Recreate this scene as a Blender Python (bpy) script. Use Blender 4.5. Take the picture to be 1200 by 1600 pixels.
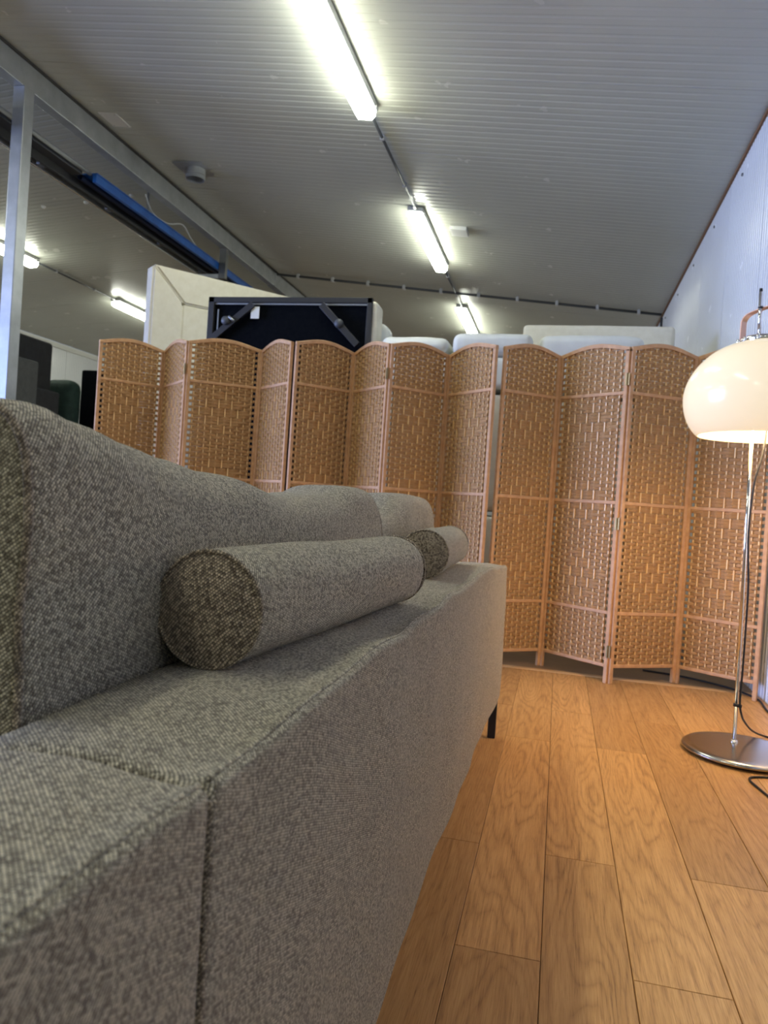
import bpy, bmesh, math, random
from mathutils import Vector, Matrix, noise
random.seed(7)
C = bpy.context.scene.collection
for o in list(bpy.data.objects): bpy.data.objects.remove(o)
PI = math.pi

# ------------------------------------------------------------------ camera
cd = bpy.data.cameras.new('camera'); cam = bpy.data.objects.new('camera', cd); C.objects.link(cam)
_Y = Vector((275., 3., 1180.)).normalized()
_U = Vector((.068, -1., 0.)); _U.z = -(_U.x*_Y.x+_U.y*_Y.y)/_Y.z; _U.normalize()
_X = _Y.cross(_U).normalized()
def c2w(v): v = Vector(v); return Vector((_X.dot(v), _Y.dot(v), _U.dot(v)))
r_, u_, f_ = c2w((1,0,0)), c2w((0,-1,0)), c2w((0,0,1))
cam.matrix_world = Matrix(((r_.x,u_.x,-f_.x,0),(r_.y,u_.y,-f_.y,0),(r_.z,u_.z,-f_.z,.83),(0,0,0,1)))
cd.sensor_fit = 'VERTICAL'; cd.sensor_height = 36; cd.lens = 36*1180/1600
cd.clip_start = .02; cd.clip_end = 200
cd.dof.use_dof = True; cd.dof.focus_distance = 1.25; cd.dof.aperture_fstop = 9
bpy.context.scene.camera = cam

# ------------------------------------------------------------------ world, light, exposure
vs = bpy.context.scene.view_settings
vs.view_transform = 'Standard'; vs.look = 'None'; vs.gamma = 1; vs.use_curve_mapping = False
vs.exposure = 0.84
w = bpy.data.worlds.new('world'); bpy.context.scene.world = w; w.use_nodes = True
w.node_tree.nodes['Background'].inputs[0].default_value = (.75, .85, 1, 1)
w.node_tree.nodes['Background'].inputs[1].default_value = .6
FLUO = 17.0            # emission of the tube diffusers
LAMP_W = 15.0           # bulb in the floor lamp
def area(name, loc, aim, sx, sy, power, col):
    l = bpy.data.lights.new(name, 'AREA'); l.shape = 'RECTANGLE'; l.size = sx; l.size_y = sy
    l.energy = power; l.color = col
    o = bpy.data.objects.new(name, l); C.objects.link(o); o.location = loc
    o.rotation_euler = (Vector(aim)-Vector(loc)).to_track_quat('-Z', 'Y').to_euler(); return o
# daylight coming in through the open loading door of the left wall
dl = area('door_daylight', (-8.86, 1.2, 1.5), (-.6, 3.9, .9), 3.9, 2.9, 85, (.36, .48, 1.0)); dl.data.spread = math.radians(70)

# ------------------------------------------------------------------ node helpers
def mat(name, base=(.5,.5,.5), rough=.5, metal=0., spec=.5, **k):
    m = bpy.data.materials.new(name); m.use_nodes = True; nt = m.node_tree
    b = nt.nodes['Principled BSDF']
    b.inputs['Base Color'].default_value = (*base, 1); b.inputs['Roughness'].default_value = rough
    b.inputs['Metallic'].default_value = metal; b.inputs['Specular IOR Level'].default_value = spec
    for kk, v in k.items(): b.inputs[kk].default_value = v
    return m
def srgb(r, g, b):
    f = lambda c: (c/255/12.92) if c/255 <= .04045 else ((c/255+.055)/1.055)**2.4
    return (f(r), f(g), f(b))
class NT:
    def __init__(s, m): s.m = m; s.nt = m.node_tree; s.b = s.nt.nodes['Principled BSDF']
    def n(s, t, **k):
        o = s.nt.nodes.new(t)
        for a, v in k.items(): setattr(o, a, v)
        return o
    def lk(s, a, b): s.nt.links.new(a, b)
    def put(s, sock, v):
        if isinstance(v, (int, float)): sock.default_value = v
        elif isinstance(v, (tuple, list)):
            sock.default_value = v if len(v) == len(sock.default_value) else (*v, 1)
        else: s.lk(v, sock)
    def math(s, op, a, b=0., c=None):
        o = s.n('ShaderNodeMath', operation=op); s.put(o.inputs[0], a); s.put(o.inputs[1], b)
        if c is not None: s.put(o.inputs[2], c)
        return o.outputs[0]
    def noise(s, vec, scale, detail=3, rough=.5, dist=0.):
        o = s.n('ShaderNodeTexNoise'); s.lk(vec, o.inputs['Vector']); o.inputs['Scale'].default_value = scale
        o.inputs['Detail'].default_value = detail; o.inputs['Roughness'].default_value = rough
        o.inputs['Distortion'].default_value = dist; return o.outputs[0]
    def mapping(s, vec, scale, loc=(0,0,0)):
        o = s.n('ShaderNodeMapping'); s.lk(vec, o.inputs[0]); s.put(o.inputs['Location'], loc); o.inputs['Scale'].default_value = scale
        return o.outputs[0]
    def coord(s, k='Object'): return s.n('ShaderNodeTexCoord').outputs[k]
    def xyz(s, v):
        o = s.n('ShaderNodeSeparateXYZ'); s.lk(v, o.inputs[0]); return o.outputs
    def comb(s, x=0., y=0., z=0.):
        o = s.n('ShaderNodeCombineXYZ')
        for i, v in enumerate((x, y, z)): s.put(o.inputs[i], v)
        return o.outputs[0]
    def mix(s, f, a, b, mode='MIX'):
        o = s.n('ShaderNodeMix', data_type='RGBA', blend_type=mode)
        s.put(o.inputs[0], f); s.put(o.inputs[6], a); s.put(o.inputs[7], b); return o.outputs[2]
    def ramp(s, f, stops):
        o = s.n('ShaderNodeValToRGB'); s.lk(f, o.inputs[0]); e = o.color_ramp.elements
        while len(e) < len(stops): e.new(.5)
        for i, (p, c) in enumerate(stops): e[i].position = p; e[i].color = (*c, 1)
        return o.outputs[0]
    def white(s, vec):
        o = s.n('ShaderNodeTexWhiteNoise', noise_dimensions='3D'); s.lk(vec, o.inputs[0]); return o.outputs[0]
    def bump(s, h, dist, strength=1.):
        o = s.n('ShaderNodeBump'); s.lk(h, o.inputs['Height']); o.inputs['Distance'].default_value = dist
        o.inputs['Strength'].default_value = strength; s.lk(o.outputs[0], s.b.inputs['Normal'])

# ------------------------------------------------------------------ materials
def fabric(name, lite, dark, gap, p=.0027):
    m = mat(name, rough=.95, spec=.15); t = NT(m)
    uv = t.xyz(t.coord('UV'))
    # melange basket weave set on the diagonal, u and v in metres
    wob = t.math('MULTIPLY', t.noise(t.coord('UV'), 30, 2), .0022)
    a = t.math('DIVIDE', t.math('ADD', t.math('ADD', uv[0], uv[1]), wob), p*1.12)
    b = t.math('DIVIDE', t.math('ADD', t.math('SUBTRACT', uv[0], uv[1]), wob), p*1.15)
    fb = t.math('FLOOR', b)
    ash = t.math('ADD', a, t.math('MULTIPLY', fb, .5))
    fa = t.math('FLOOR', ash)
    pa = t.math('SINE', t.math('MULTIPLY', t.math('FRACT', ash), PI))
    pb = t.math('SINE', t.math('MULTIPLY', t.math('FRACT', b), PI))
    h = t.math('MULTIPLY', t.math('POWER', pb, .7), t.math('ADD', t.math('MULTIPLY', pa, .68), .32))
    rnd = t.white(t.comb(fa, fb, 0.))
    yarn = t.noise(t.mapping(t.coord('UV'), (1, 1, 1)), 1100, 2, .7)
    big = t.noise(t.coord('UV'), 14, 3, .6)
    f = t.math('ADD', t.math('MULTIPLY', rnd, .5), t.math('MULTIPLY', yarn, .9))
    f = t.math('ADD', f, t.math('MULTIPLY', t.math('SUBTRACT', big, .5), .10))
    col = t.ramp(t.math('SUBTRACT', f, .15), [(.25, dark), (.85, lite)])
    g = t.n('ShaderNodeMapRange'); t.lk(h, g.inputs[0]); g.inputs[1].default_value = .2; g.inputs[2].default_value = .62
    t.lk(t.mix(g.outputs[0], gap, col), t.b.inputs['Base Color'])
    t.bump(t.math('ADD', h, t.math('MULTIPLY', yarn, .25)), .0011, .9)
    t.b.inputs['Sheen Weight'].default_value = .25; t.b.inputs['Sheen Roughness'].default_value = .5
    return m
M = {}
M['fabric'] = fabric('melange_fabric', srgb(247,235,202), srgb(110,98,79), srgb(34,28,21), .0031)
M['fabric_disc'] = fabric('melange_fabric_end', srgb(228,208,176), srgb(92,77,62), srgb(28,22,17), .0033)

def wood():
    m = mat('oak_planks', rough=.42, spec=.4); t = NT(m)
    rnd = t.n('ShaderNodeObjectInfo').outputs['Random']
    off = t.comb(t.math('MULTIPLY', rnd, 37.), t.math('MULTIPLY', rnd, 91.), 0.)
    co = t.coord('Object')
    v1 = t.mapping(co, (3.4, .42, 1), off)
    n1 = t.noise(v1, 1.6, 2, .45, .25)
    wig = t.noise(t.mapping(co, (26, 6, 1), off), 1., 2, .5)
    ring = t.math('PINGPONG', t.math('ADD', t.math('MULTIPLY', n1, 60.), t.math('MULTIPLY', wig, 2.2)), 1.)
    fine = t.noise(t.mapping(co, (330, 9, 1), off), 1., 3, .65)
    med = t.noise(t.mapping(co, (50, 2.2, 1), off), 1., 3, .6)
    amt = t.noise(t.mapping(co, (4, .8, 1), off), 1., 1)
    g = t.math('MULTIPLY', t.math('POWER', ring, 2.2), t.math('ADD', t.math('MULTIPLY', amt, .9), .05))
    f = t.math('ADD', t.math('MULTIPLY', g, .25), t.math('MULTIPLY', fine, .62))
    f = t.math('ADD', f, t.math('MULTIPLY', med, .45))
    pore = t.noise(t.mapping(co, (760, 22, 1), off), 1., 2, .5)
    pm = t.n('ShaderNodeMapRange'); t.lk(pore, pm.inputs[0]); pm.inputs[1].default_value = .58; pm.inputs[2].default_value = .70
    f = t.math('ADD', f, t.math('MULTIPLY', pm.outputs[0], .16))
    c = t.ramp(f, [(.34, srgb(218,172,112)), (.60, srgb(194,146,88)), (.92, srgb(132,90,48))])
    tone = t.ramp(rnd, [(0, (.80,.76,.72)), (.5, (1,.98,.95)), (1, (1.12,1.1,1.06))])
    c = t.mix(1., c, tone, 'MULTIPLY')
    t.lk(c, t.b.inputs['Base Color'])
    t.lk(t.math('ADD', t.math('MULTIPLY', f, .18), .36), t.b.inputs['Roughness'])
    t.bump(t.math('SUBTRACT', 1., t.math('ADD', t.math('MULTIPLY', fine, .6), t.math('MULTIPLY', g, .6))), .0004, .5)
    return m
M['oak'] = wood()
def noisy(name, c1, c2, rough, scale=8, bump=.0, bscale=60, metal=0., spec=.5, **k):
    m = mat(name, c1, rough, metal, spec, **k); t = NT(m); co = t.coord()
    n = t.noise(co, scale, 4, .6)
    t.lk(t.ramp(n, [(.3, c1), (.7, c2)]), t.b.inputs['Base Color'])
    if bump: t.bump(t.noise(co, bscale, 4, .6), bump)
    return m
def rope():
    m = mat('twisted_paper_rope', rough=.62, spec=.35); t = NT(m); co = t.coord(); x = t.xyz(co)
    st = t.math('SINE', t.math('MULTIPLY', x[2], 2*PI/.0042))                       # strands lying side by side
    tw = t.math('SINE', t.math('ADD', t.math('MULTIPLY', x[0], 900), t.math('MULTIPLY', x[2], 700)))
    n = t.noise(t.mapping(co, (12, 12, 260)), 1., 3, .6)
    c = t.ramp(n, [(.3, srgb(186,142,92)), (.7, srgb(214,172,120))])
    dk = t.n('ShaderNodeMapRange'); t.lk(st, dk.inputs[0]); dk.inputs[1].default_value = -1; dk.inputs[2].default_value = -.2
    c = t.mix(dk.outputs[0], srgb(140,100,60), c)
    t.lk(c, t.b.inputs['Base Color'])
    t.bump(t.math('ADD', st, t.math('MULTIPLY', tw, .3)), .0012, .7)
    return m
M['rope'] = rope()
M['screen_frame'] = noisy('fibre_wrapped_wood', srgb(186,142,98), srgb(210,166,120), .6, 30, .0006, 400)
M['stick'] = noisy('pale_stick', srgb(240,200,136), srgb(252,220,160), .4, 20)
def ceilm(name, c):
    m = mat(name, c, .3, 0., .6); t = NT(m); n = t.noise(t.coord(), .9, 3, .6)
    t.lk(t.ramp(n, [(.3, tuple(x*.92 for x in c)), (.7, c)]), t.b.inputs['Base Color'])
    t.lk(t.math('ADD', t.math('MULTIPLY', t.noise(t.coord(), 5, 3), .12), .19), t.b.inputs['Roughness'])
    return m
M['ceil'] = ceilm('painted_roof_sheet', (.50, .515, .450))
M['wallp'] = ceilm('painted_wall_sheet', (.70, .73, .76))
M['concrete'] = noisy('concrete', srgb(120,112,100), srgb(150,140,126), .7, 3, .002, 30)
M['galv'] = noisy('galvanised_steel', (.33,.35,.36), (.45,.47,.49), .42, 6, 0, metal=.75)
M['galv_dark'] = noisy('dull_steel', (.12,.13,.13), (.2,.2,.2), .5, 6, metal=.6)
M['grey_plastic'] = mat('grey_plastic', (.42,.43,.43), .5)
M['dark_plastic'] = mat('dark_grey_plastic', (.06,.065,.07), .5)
M['white_plastic'] = mat('white_plastic', (.7,.71,.68), .45)
M['seam'] = mat('dark_seal', (.03,.028,.025), .8)
M['rust'] = mat('brown_sealant', srgb(120,86,58), .8)
M['blue'] = noisy('blue_painted_steel', srgb(16,70,140), srgb(30,92,170), .45, 8)
M['black'] = mat('black_steel', (.012,.012,.013), .45)
M['black_cloth'] = noisy('black_dust_cover', (.004,.005,.007), (.007,.008,.01), .98, 40, spec=.0)
M['cream'] = noisy('cream_upholstery', srgb(226,220,198), srgb(236,231,212), .9, 18, .0008, 500)
M['white_leather'] = noisy('white_leather', srgb(214,216,208), srgb(228,230,222), .5, 6, .002, 22)
M['charcoal'] = noisy('charcoal_upholstery', srgb(38,39,41), srgb(48,49,52), .9, 20, .0006, 300)
M['grey_uph'] = noisy('grey_upholstery', srgb(78,80,80), srgb(90,92,92), .9, 20, .0006, 300)
M['green_uph'] = noisy('dark_green_upholstery', srgb(26,48,42), srgb(38,62,54), .8, 20)
M['chrome'] = mat('chrome', (.78,.78,.78), .08, 1.)
M['steel'] = noisy('brushed_steel', (.42,.40,.37), (.5,.48,.45), .22, 3, metal=1.)
M['copper'] = mat('rosy_metal_strap', srgb(214,170,146), .3, .7)
M['rubber'] = mat('black_rubber', (.01,.01,.01), .55)
M['brass'] = mat('old_brass', srgb(130,108,66), .4, .9)
def tube():
    m = mat('tube_diffuser', (.95,.97,.93), .3); b = m.node_tree.nodes['Principled BSDF']
    b.inputs['Emission Color'].default_value = (.97, 1., .86, 1); b.inputs['Emission Strength'].default_value = FLUO
    return m
M['tube'] = tube()
def shade():
    m = mat('opal_glass', srgb(236,218,184), .17, 0, .4); b = m.node_tree.nodes['Principled BSDF']
    b.inputs['Coat Weight'].default_value = .12; b.inputs['Coat Roughness'].default_value = .04
    b.inputs['Emission Color'].default_value = (1., .82, .50, 1); b.inputs['Emission Strength'].default_value = .29
    return m
M['opal'] = shade()
def shade_in():
    m = mat('opal_glass_inside', srgb(200,185,150), .4); b = m.node_tree.nodes['Principled BSDF']
    b.inputs['Emission Color'].default_value = (1., .84, .54, 1); b.inputs['Emission Strength'].default_value = .15
    return m
M['opal_in'] = shade_in()
mb_ = mat('bulb', (1,.9,.7), .3); mb_.node_tree.nodes['Principled BSDF'].inputs['Emission Color'].default_value = (1,.8,.5,1)
mb_.node_tree.nodes['Principled BSDF'].inputs['Emission Strength'].default_value = 12; M['bulb'] = mb_

# ------------------------------------------------------------------ mesh helpers
def obj(name, bm, m, parent=None, smooth=False, loc=None, rz=0, label=None):
    if isinstance(bm, bpy.types.Mesh): me = bm
    else:
        bmesh.ops.recalc_face_normals(bm, faces=bm.faces)
        me = bpy.data.meshes.new(name); bm.to_mesh(me); bm.free()
        me.materials.append(M[m] if isinstance(m, str) else m)
        if smooth:
            for p in me.polygons: p.use_smooth = True
    o = bpy.data.objects.new(name, me); C.objects.link(o)
    if parent: o.parent = parent
    if loc is not None: o.location = loc
    if rz: o.rotation_euler = (0, 0, rz)
    if label: o['label'] = label
    return o
def tag(o, label, cat, group=None):
    o['label'] = label; o['category'] = cat
    if group: o['group'] = group
    return o
def thing(name, label, cat, loc=(0,0,0), rz=0, group=None):
    o = bpy.data.objects.new(name, None); o.empty_display_size = .1; C.objects.link(o)
    o.location = loc; o.rotation_euler = (0, 0, rz); return tag(o, label, cat, group)
def struct(o): o['kind'] = 'structure'; return o
def box(bm, a, b, bev=0., seg=2, mx=None):
    ret = bmesh.ops.create_cube(bm, size=1)
    vs_ = ret['verts']; a = Vector(a); b = Vector(b); c = (a+b)/2; s = b-a
    for v in vs_: v.co = Vector((v.co.x*s.x, v.co.y*s.y, v.co.z*s.z))+c
    if bev:
        es = list({e for v in vs_ for e in v.link_edges})
        r = bmesh.ops.bevel(bm, geom=es, offset=bev, segments=seg, profile=.5, affect='EDGES')
        vs_ = list({v for f in r['faces'] for v in f.verts}|{v for v in vs_ if v.is_valid})
    if mx is not None:
        for v in vs_: v.co = mx @ v.co
    return vs_
def bmbox(a, b, bev=0., seg=2, mx=None):
    bm = bmesh.new(); box(bm, a, b, bev, seg, mx); return bm
def tubebm(pts, r, n=8, bm=None, close=True):
    bm = bm or bmesh.new(); P = [Vector(p) for p in pts]; rings = []
    rr = r if isinstance(r, (list, tuple)) else [r]*len(P); up = None
    for i, p in enumerate(P):
        d = (P[min(i+1, len(P)-1)]-P[max(i-1, 0)]).normalized()
        if up is None: up = d.orthogonal().normalized()
        up = (up-d*up.dot(d)).normalized(); s = d.cross(up)
        rings.append([bm.verts.new(p+(up*math.cos(2*PI*k/n)+s*math.sin(2*PI*k/n))*rr[i]) for k in range(n)])
    for a, b in zip(rings, rings[1:]):
        for k in range(n): bm.faces.new((a[k], a[(k+1) % n], b[(k+1) % n], b[k]))
    if close: bm.faces.new(rings[0]); bm.faces.new(rings[-1])
    return bm
def spline(pts, k=8):
    P = [Vector(p) for p in pts]; out = []
    for i in range(len(P)-1):
        a, b, c, d = P[max(i-1, 0)], P[i], P[i+1], P[min(i+2, len(P)-1)]
        for j in range(k):
            t = j/k; out.append(.5*((2*b)+(c-a)*t+(2*a-5*b+4*c-d)*t*t+(3*b-a-3*c+d)*t**3))
    return out+[P[-1]]
def lathe(prof, n=48, bm=None, c=(0,0,0)):
    bm = bm or bmesh.new(); rings = []
    for r, z in prof:
        if r < 1e-6: rings.append([bm.verts.new((c[0], c[1], c[2]+z))])
        else: rings.append([bm.verts.new((c[0]+r*math.cos(2*PI*k/n), c[1]+r*math.sin(2*PI*k/n), c[2]+z)) for k in range(n)])
    for a, b in zip(rings, rings[1:]):
        for k in range(n):
            q = [a[k % len(a)], a[(k+1) % len(a)], b[(k+1) % len(b)], b[k % len(b)]]
            q = [v for i, v in enumerate(q) if v not in q[:i]]
            if len(q) > 2: bm.faces.new(q)
    return bm
def grid(fn, nu, nv, closeu=False):
    """fn(i,j) -> (co, uv)"""
    bm = bmesh.new(); uvl = bm.loops.layers.uv.new('uv'); V = {}; T = {}
    for i in range(nu+1):
        for j in range(nv+1):
            co, uv = fn(i, j); T[i, j] = uv
            V[i, j] = V[0, j] if (closeu and i == nu) else bm.verts.new(co)
    for i in range(nu):
        for j in range(nv):
            ks = [(i, j), (i+1, j), (i+1, j+1), (i, j+1)]
            try: f = bm.faces.new([V[k] for k in ks])
            except ValueError: continue
            for l, k in zip(f.loops, ks): l[uvl].uv = T[k]
    return bm

# ================================================================== SETTING
XR, XL, XM = 1.018, -8.80, -3.89
EAVE, SL = 3.24, .10
Y0, Y1 = -4.0, 17.6
def ceil_z(x): return EAVE+SL*(XR-x) if x > XM else EAVE+SL*(x-XL)

# floor: concrete slab with an oak plank floor laid on it
fl = struct(obj('floor', bmbox((XL-.2, Y0-.2, -.3), (XR+.2, Y1, -.012)), 'concrete'))
obj('back_slab', bmbox((XL, 4.10, -.0115), (XR-.002, Y1-.1, 0)), noisy('brown_vinyl', srgb(126,98,72), srgb(146,116,86), .5, 4), fl)
obj('side_slab', bmbox((XL, Y0, -.0115), (-3.35, 4.095, 0)), 'concrete', fl)
edges = [-.305-.1665*k for k in range(18, 0, -1)]+[-.305, -.139, .022, .186, .3555, .528, .696, .862, 1.012]
pl_mesh = {}
for i in range(len(edges)-1):
    wd = edges[i+1]-edges[i]
    odd = (i % 2 == 0)                          # rows beside the sofa alternate their end joints
    y = (1.883 if odd else 1.431)-1.39*3
    while y < 4.05:
        a, b = max(y, -1.2), min(y+1.39, 4.05)
        y += 1.39
        if b-a < .05: continue
        key = (round(wd, 3), round(b-a, 3))
        if key not in pl_mesh:
            g = .0011
            bm = bmbox((-wd/2+g*.5, g*.5, -.011), (wd/2-g*.5, b-a-g*.5, 0))
            es = [e for e in bm.edges if all(v.co.z > -.001 for v in e.verts)]
            bmesh.ops.bevel(bm, geom=es, offset=.0012, segments=1, affect='EDGES')
            bmesh.ops.recalc_face_normals(bm, faces=bm.faces)
            me = bpy.data.meshes.new('plank'); bm.to_mesh(me); bm.free(); me.materials.append(M['oak']); pl_mesh[key] = me
        obj('plank', pl_mesh[key], None, fl, loc=((edges[i]+edges[i+1])/2, a, 0))
struct(obj('trim_1', bmbox((-3.30, 4.05, -.011), (XR-.006, 4.095, .004), .003), mat('pale_oak_strip', srgb(206,164,112), .5)))

# walls -------------------------------------------------------------
DOOR = (4.0-1.03*7-.35+1.03*3, 4.0-1.03*7-.35+1.03*7)
def rib_wall(name, x, sgn, zt):
    if sgn > 0: wb = bmbox((x, Y0, -.012), (x+.12, Y1, zt-.02))
    else:
        wb = bmbox((x-.12, Y0, -.012), (x, DOOR[0], zt-.02)); box(wb, (x-.12, DOOR[1], -.012), (x, Y1, zt-.02)); box(wb, (x-.12, DOOR[0], 3.02), (x, DOOR[1], zt-.02))
    wall = struct(obj(name, wb, 'wallp'))
    pitch = 1.03; n = 20; bm = bmesh.new(); pts = []
    for k in range(n):
        y = .004+k*(pitch-.008)/n; d = (pitch-.008)/n
        pts += [(y, .008), (y+d*.55, .008), (y+d*.66, .003), (y+d*.89, .003)]
    pts.append((pitch-.004, .008))
    zlo, zhi = .0, zt-.005
    lo = [bm.verts.new((-sgn*p[1], p[0], zlo)) for p in pts]; hi = [bm.verts.new((-sgn*p[1], p[0], zhi)) for p in pts]
    for i in range(len(pts)-1): bm.faces.new((lo[i], lo[i+1], hi[i+1], hi[i]))
    for e in (0, -1):
        q = [bm.verts.new((0, pts[e][0], zlo)), bm.verts.new((0, pts[e][0], zhi))]; bm.faces.new((lo[e], q[0], q[1], hi[e]))
    me = None; k = 0; y = 4.0-1.03*7-.35
    while y+pitch < Y1:
        if sgn < 0 and DOOR[0]-.01 < y < DOOR[1]-.5: y += pitch; continue
        if me is None: o = obj('wall_panel', bm, 'wallp', wall, loc=(x, y, 0)); me = o.data
        else: o = obj('wall_panel', me, None, wall, loc=(x, y, 0))
        y += pitch
    return wall
wr = rib_wall('wall_right', XR, 1, EAVE)
wl = rib_wall('wall_left', XL, -1, EAVE)
def gable(name, y0, y1, hole=None):
    bm = bmesh.new(); out = []
    def prism(pts):
        a = [bm.verts.new((x, y0, z)) for x, z in pts]; b = [bm.verts.new((x, y1, z)) for x, z in pts]
        bm.faces.new(a); bm.faces.new(b)
        for i in range(len(pts)): bm.faces.new((a[i], a[(i+1) % len(pts)], b[(i+1) % len(pts)], b[i]))
    if hole is None: prism([(XL, 0), (XR, 0), (XR, EAVE), (XM, ceil_z(XM)), (XL, EAVE)])
    else:
        hx0, hx1, hz = hole
        prism([(XL, 0), (hx0, 0), (hx0, hz), (XL, hz)]); prism([(hx1, 0), (XR, 0), (XR, hz), (hx1, hz)])
        prism([(XL, hz), (XR, hz), (XR, EAVE), (XM, ceil_z(XM)), (XL, EAVE)])
    return struct(obj(name, bm, 'wallp'))
gable('wall_back', Y1-.1, Y1)
gable('wall_front', Y0-.12, Y0)
for a_, b_ in ((DOOR[0], DOOR[0]+.09), (DOOR[1]-.09, DOOR[1])):
    struct(obj('trim_4', bmbox((XL-.13, a_, 0), (XL+.03, b_, 3.02), .004), 'galv'))
struct(obj('trim_5', bmbox((XL-.13, DOOR[0]+.09, 2.93), (XL+.03, DOOR[1]-.09, 3.02), .004), 'galv'))
# brown sealant line and fixings along the top of the right wall, pale trim on the left wall
struct(obj('trim_2', bmbox((XR-.022, Y0, EAVE-.022), (XR-.006, Y1-.1, EAVE-.004)), 'rust'))
struct(obj('trim_3', bmbox((XL+.006, Y0, EAVE-.10), (XL+.035, Y1-.1, EAVE-.01), .004), 'white_plastic'))
scr = None
for k in range(9):
    y = 5.35+1.03*k*.9
    bm = lathe([(0, 0), (.012, 0), (.012, .004), (.006, .009), (0, .009)], 8)
    for v in bm.verts: v.co = Vector((-v.co.z, v.co.x, v.co.y))
    obj('fixing_screw', bm, 'galv_dark', wr, loc=(XR-.008, y, EAVE-.11))

# ceiling -----------------------------------------------------------
cl = struct(obj('ceiling', bmbox((XM-.01, Y0, ceil_z(XM)+.09), (XM+.01, Y1, ceil_z(XM)+.14)), 'ceil'))
def ceil_panel(x0, x1):
    pitch = 1.035; n = 14; bm = bmesh.new(); pts = []; d = (pitch-.006)/n
    for k in range(n):
        y = .003+k*d
        pts += [(y, 0), (y+d*.62, 0), (y+d*.72, .0028), (y+d*.90, .0028)]
    pts.append((pitch-.003, 0))
    A = [bm.verts.new((x0, p[0], ceil_z(x0+1e-4*(1 if x0 == XM else -1) if 0 else x0)+p[1])) for p in pts]
    B = [bm.verts.new((x1, p[0], ceil_z(x1)+p[1])) for p in pts]
    for i in range(len(pts)-1): bm.faces.new((A[i], B[i], B[i+1], A[i+1]))
    for e in (0, -1):
        q = [bm.verts.new((x0, pts[e][0], ceil_z(x0)+.08)), bm.verts.new((x1, pts[e][0], ceil_z(x1)+.08))]
        bm.faces.new((A[e], B[e], q[1], q[0]))
        if e == 0: q0 = q
    bm.faces.new((q0[0], q0[1], q[1], q[0]))
    return bm
k = 0; y = 4.55-1.035*9; mR = mL = None
while y < Y1-.2:
    if mR is None:
        oR = obj('ceiling_panel', ceil_panel(XM+.0005, XR), 'ceil', cl, loc=(0, y, 0)); mR = oR.data
        oL = obj('ceiling_panel', ceil_panel(XL, XM), 'ceil', cl, loc=(0, y, 0)); mL = oL.data
    else:
        obj('ceiling_panel', mR, None, cl, loc=(0, y, 0)); obj('ceiling_panel', mL, None, cl, loc=(0, y, 0))
    y += 1.035
obj('roof_deck', bmbox((XL-.2, Y0-.2, ceil_z(XM)+.15), (XR+.2, Y1+.1, ceil_z(XM)+.2)), 'concrete', cl)

# ridge beam and the post under it ----------------------------------
BX0, BX1, BZ = -3.893, -3.80, 3.53
b = obj('steel_beam', bmbox((BX0, Y0+.02, BZ), (BX1, 9.2, 3.712), .004), 'galv'); struct(b)
struct(obj('steel_beam', bmbox((BX0-.005, 9.205, BZ-.006), (BX1+.006, Y1-.12, 3.712), .004), 'galv'))
obj('sealant_line', bmbox((BX1, Y0+.05, 3.700), (BX1+.012, Y1-.15, 3.718)), 'seam', b)
pt = struct(obj('steel_post', bmbox((-3.878, 4.50, 0), (-3.785, 4.60, BZ), .006), 'galv'))
obj('base_plate', bmbox((-3.93, 4.45, 0), (-3.735, 4.65, .012), .002), 'galv', pt)

# cross conduit with clips at Y 9.25, conduit along the lights --------
def cylY(x, z, y0, y1, r, n=8): return tubebm([(x, y0, z), (x, y1, z)], r, n)
pts = [(x, 9.25, ceil_z(x)-.03) for x in (-3.79, .985)]
cc = tag(obj('cross_conduit', tubebm(pts, .016), 'dark_plastic', smooth=True), 'dark conduit clipped across the ceiling from the steel beam to the right wall', 'conduit')
x = -3.5
while x < .95:
    obj('clip', bmbox((x-.018, 9.22, ceil_z(x)-.055), (x+.018, 9.28, ceil_z(x)+.0), .006), 'grey_plastic', cc)
    x += .47
tag(obj('corner_conduit', tubebm([(XR-.03, 9.25, EAVE-.06), (XR-.03, 9.25, .3)], .014), 'dark_plastic', smooth=True), 'short dark conduit dropping down the right wall at the far corner', 'conduit')

# ------------------------------------------------------------------ fluorescent lights
LX, LLX = -1.44, -6.40
def make_light():
    root = thing('ceiling_light', 'x', 'light')
    L = 1.58
    obj('housing', bmbox((-.072, 0, -.048), (.072, L, -.004), .01), 'grey_plastic', root)
    bm = bmesh.new(); sec = [(-.066, -.048), (-.068, -.085), (-.045, -.112), (.045, -.112), (.068, -.085), (.066, -.048)]
    rings = []
    for yy, s in ((.012, .80), (.03, 1.), (L-.03, 1.), (L-.012, .80)):
        rings.append([bm.verts.new((px*s, yy, -.048+(pz+.048)*s)) for px, pz in sec])
    for a, c in zip(rings, rings[1:]):
        for i in range(6): bm.faces.new((a[i], a[(i+1) % 6], c[(i+1) % 6], c[i]))
    bm.faces.new(rings[0]); bm.faces.new(rings[-1])
    obj('diffuser', bm, 'tube', root)
    for yy in (.06, L-.06):
        for sx in (-1, 1):
            obj('latch', bmbox((sx*.073-.006, yy-.016, -.06), (sx*.073+.006, yy+.016, -.03), .003), 'white_plastic', root)
    g = obj('cable_gland', tubebm([(0, -.10, -.024), (0, 0, -.024)], .012), 'grey_plastic', root, True)
    return root
def copy_tree(o, parent=None):
    c = o.copy(); C.objects.link(c); c.parent = parent
    for ch in list(o.children): copy_tree(ch, c)
    return c
first = make_light()
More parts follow.
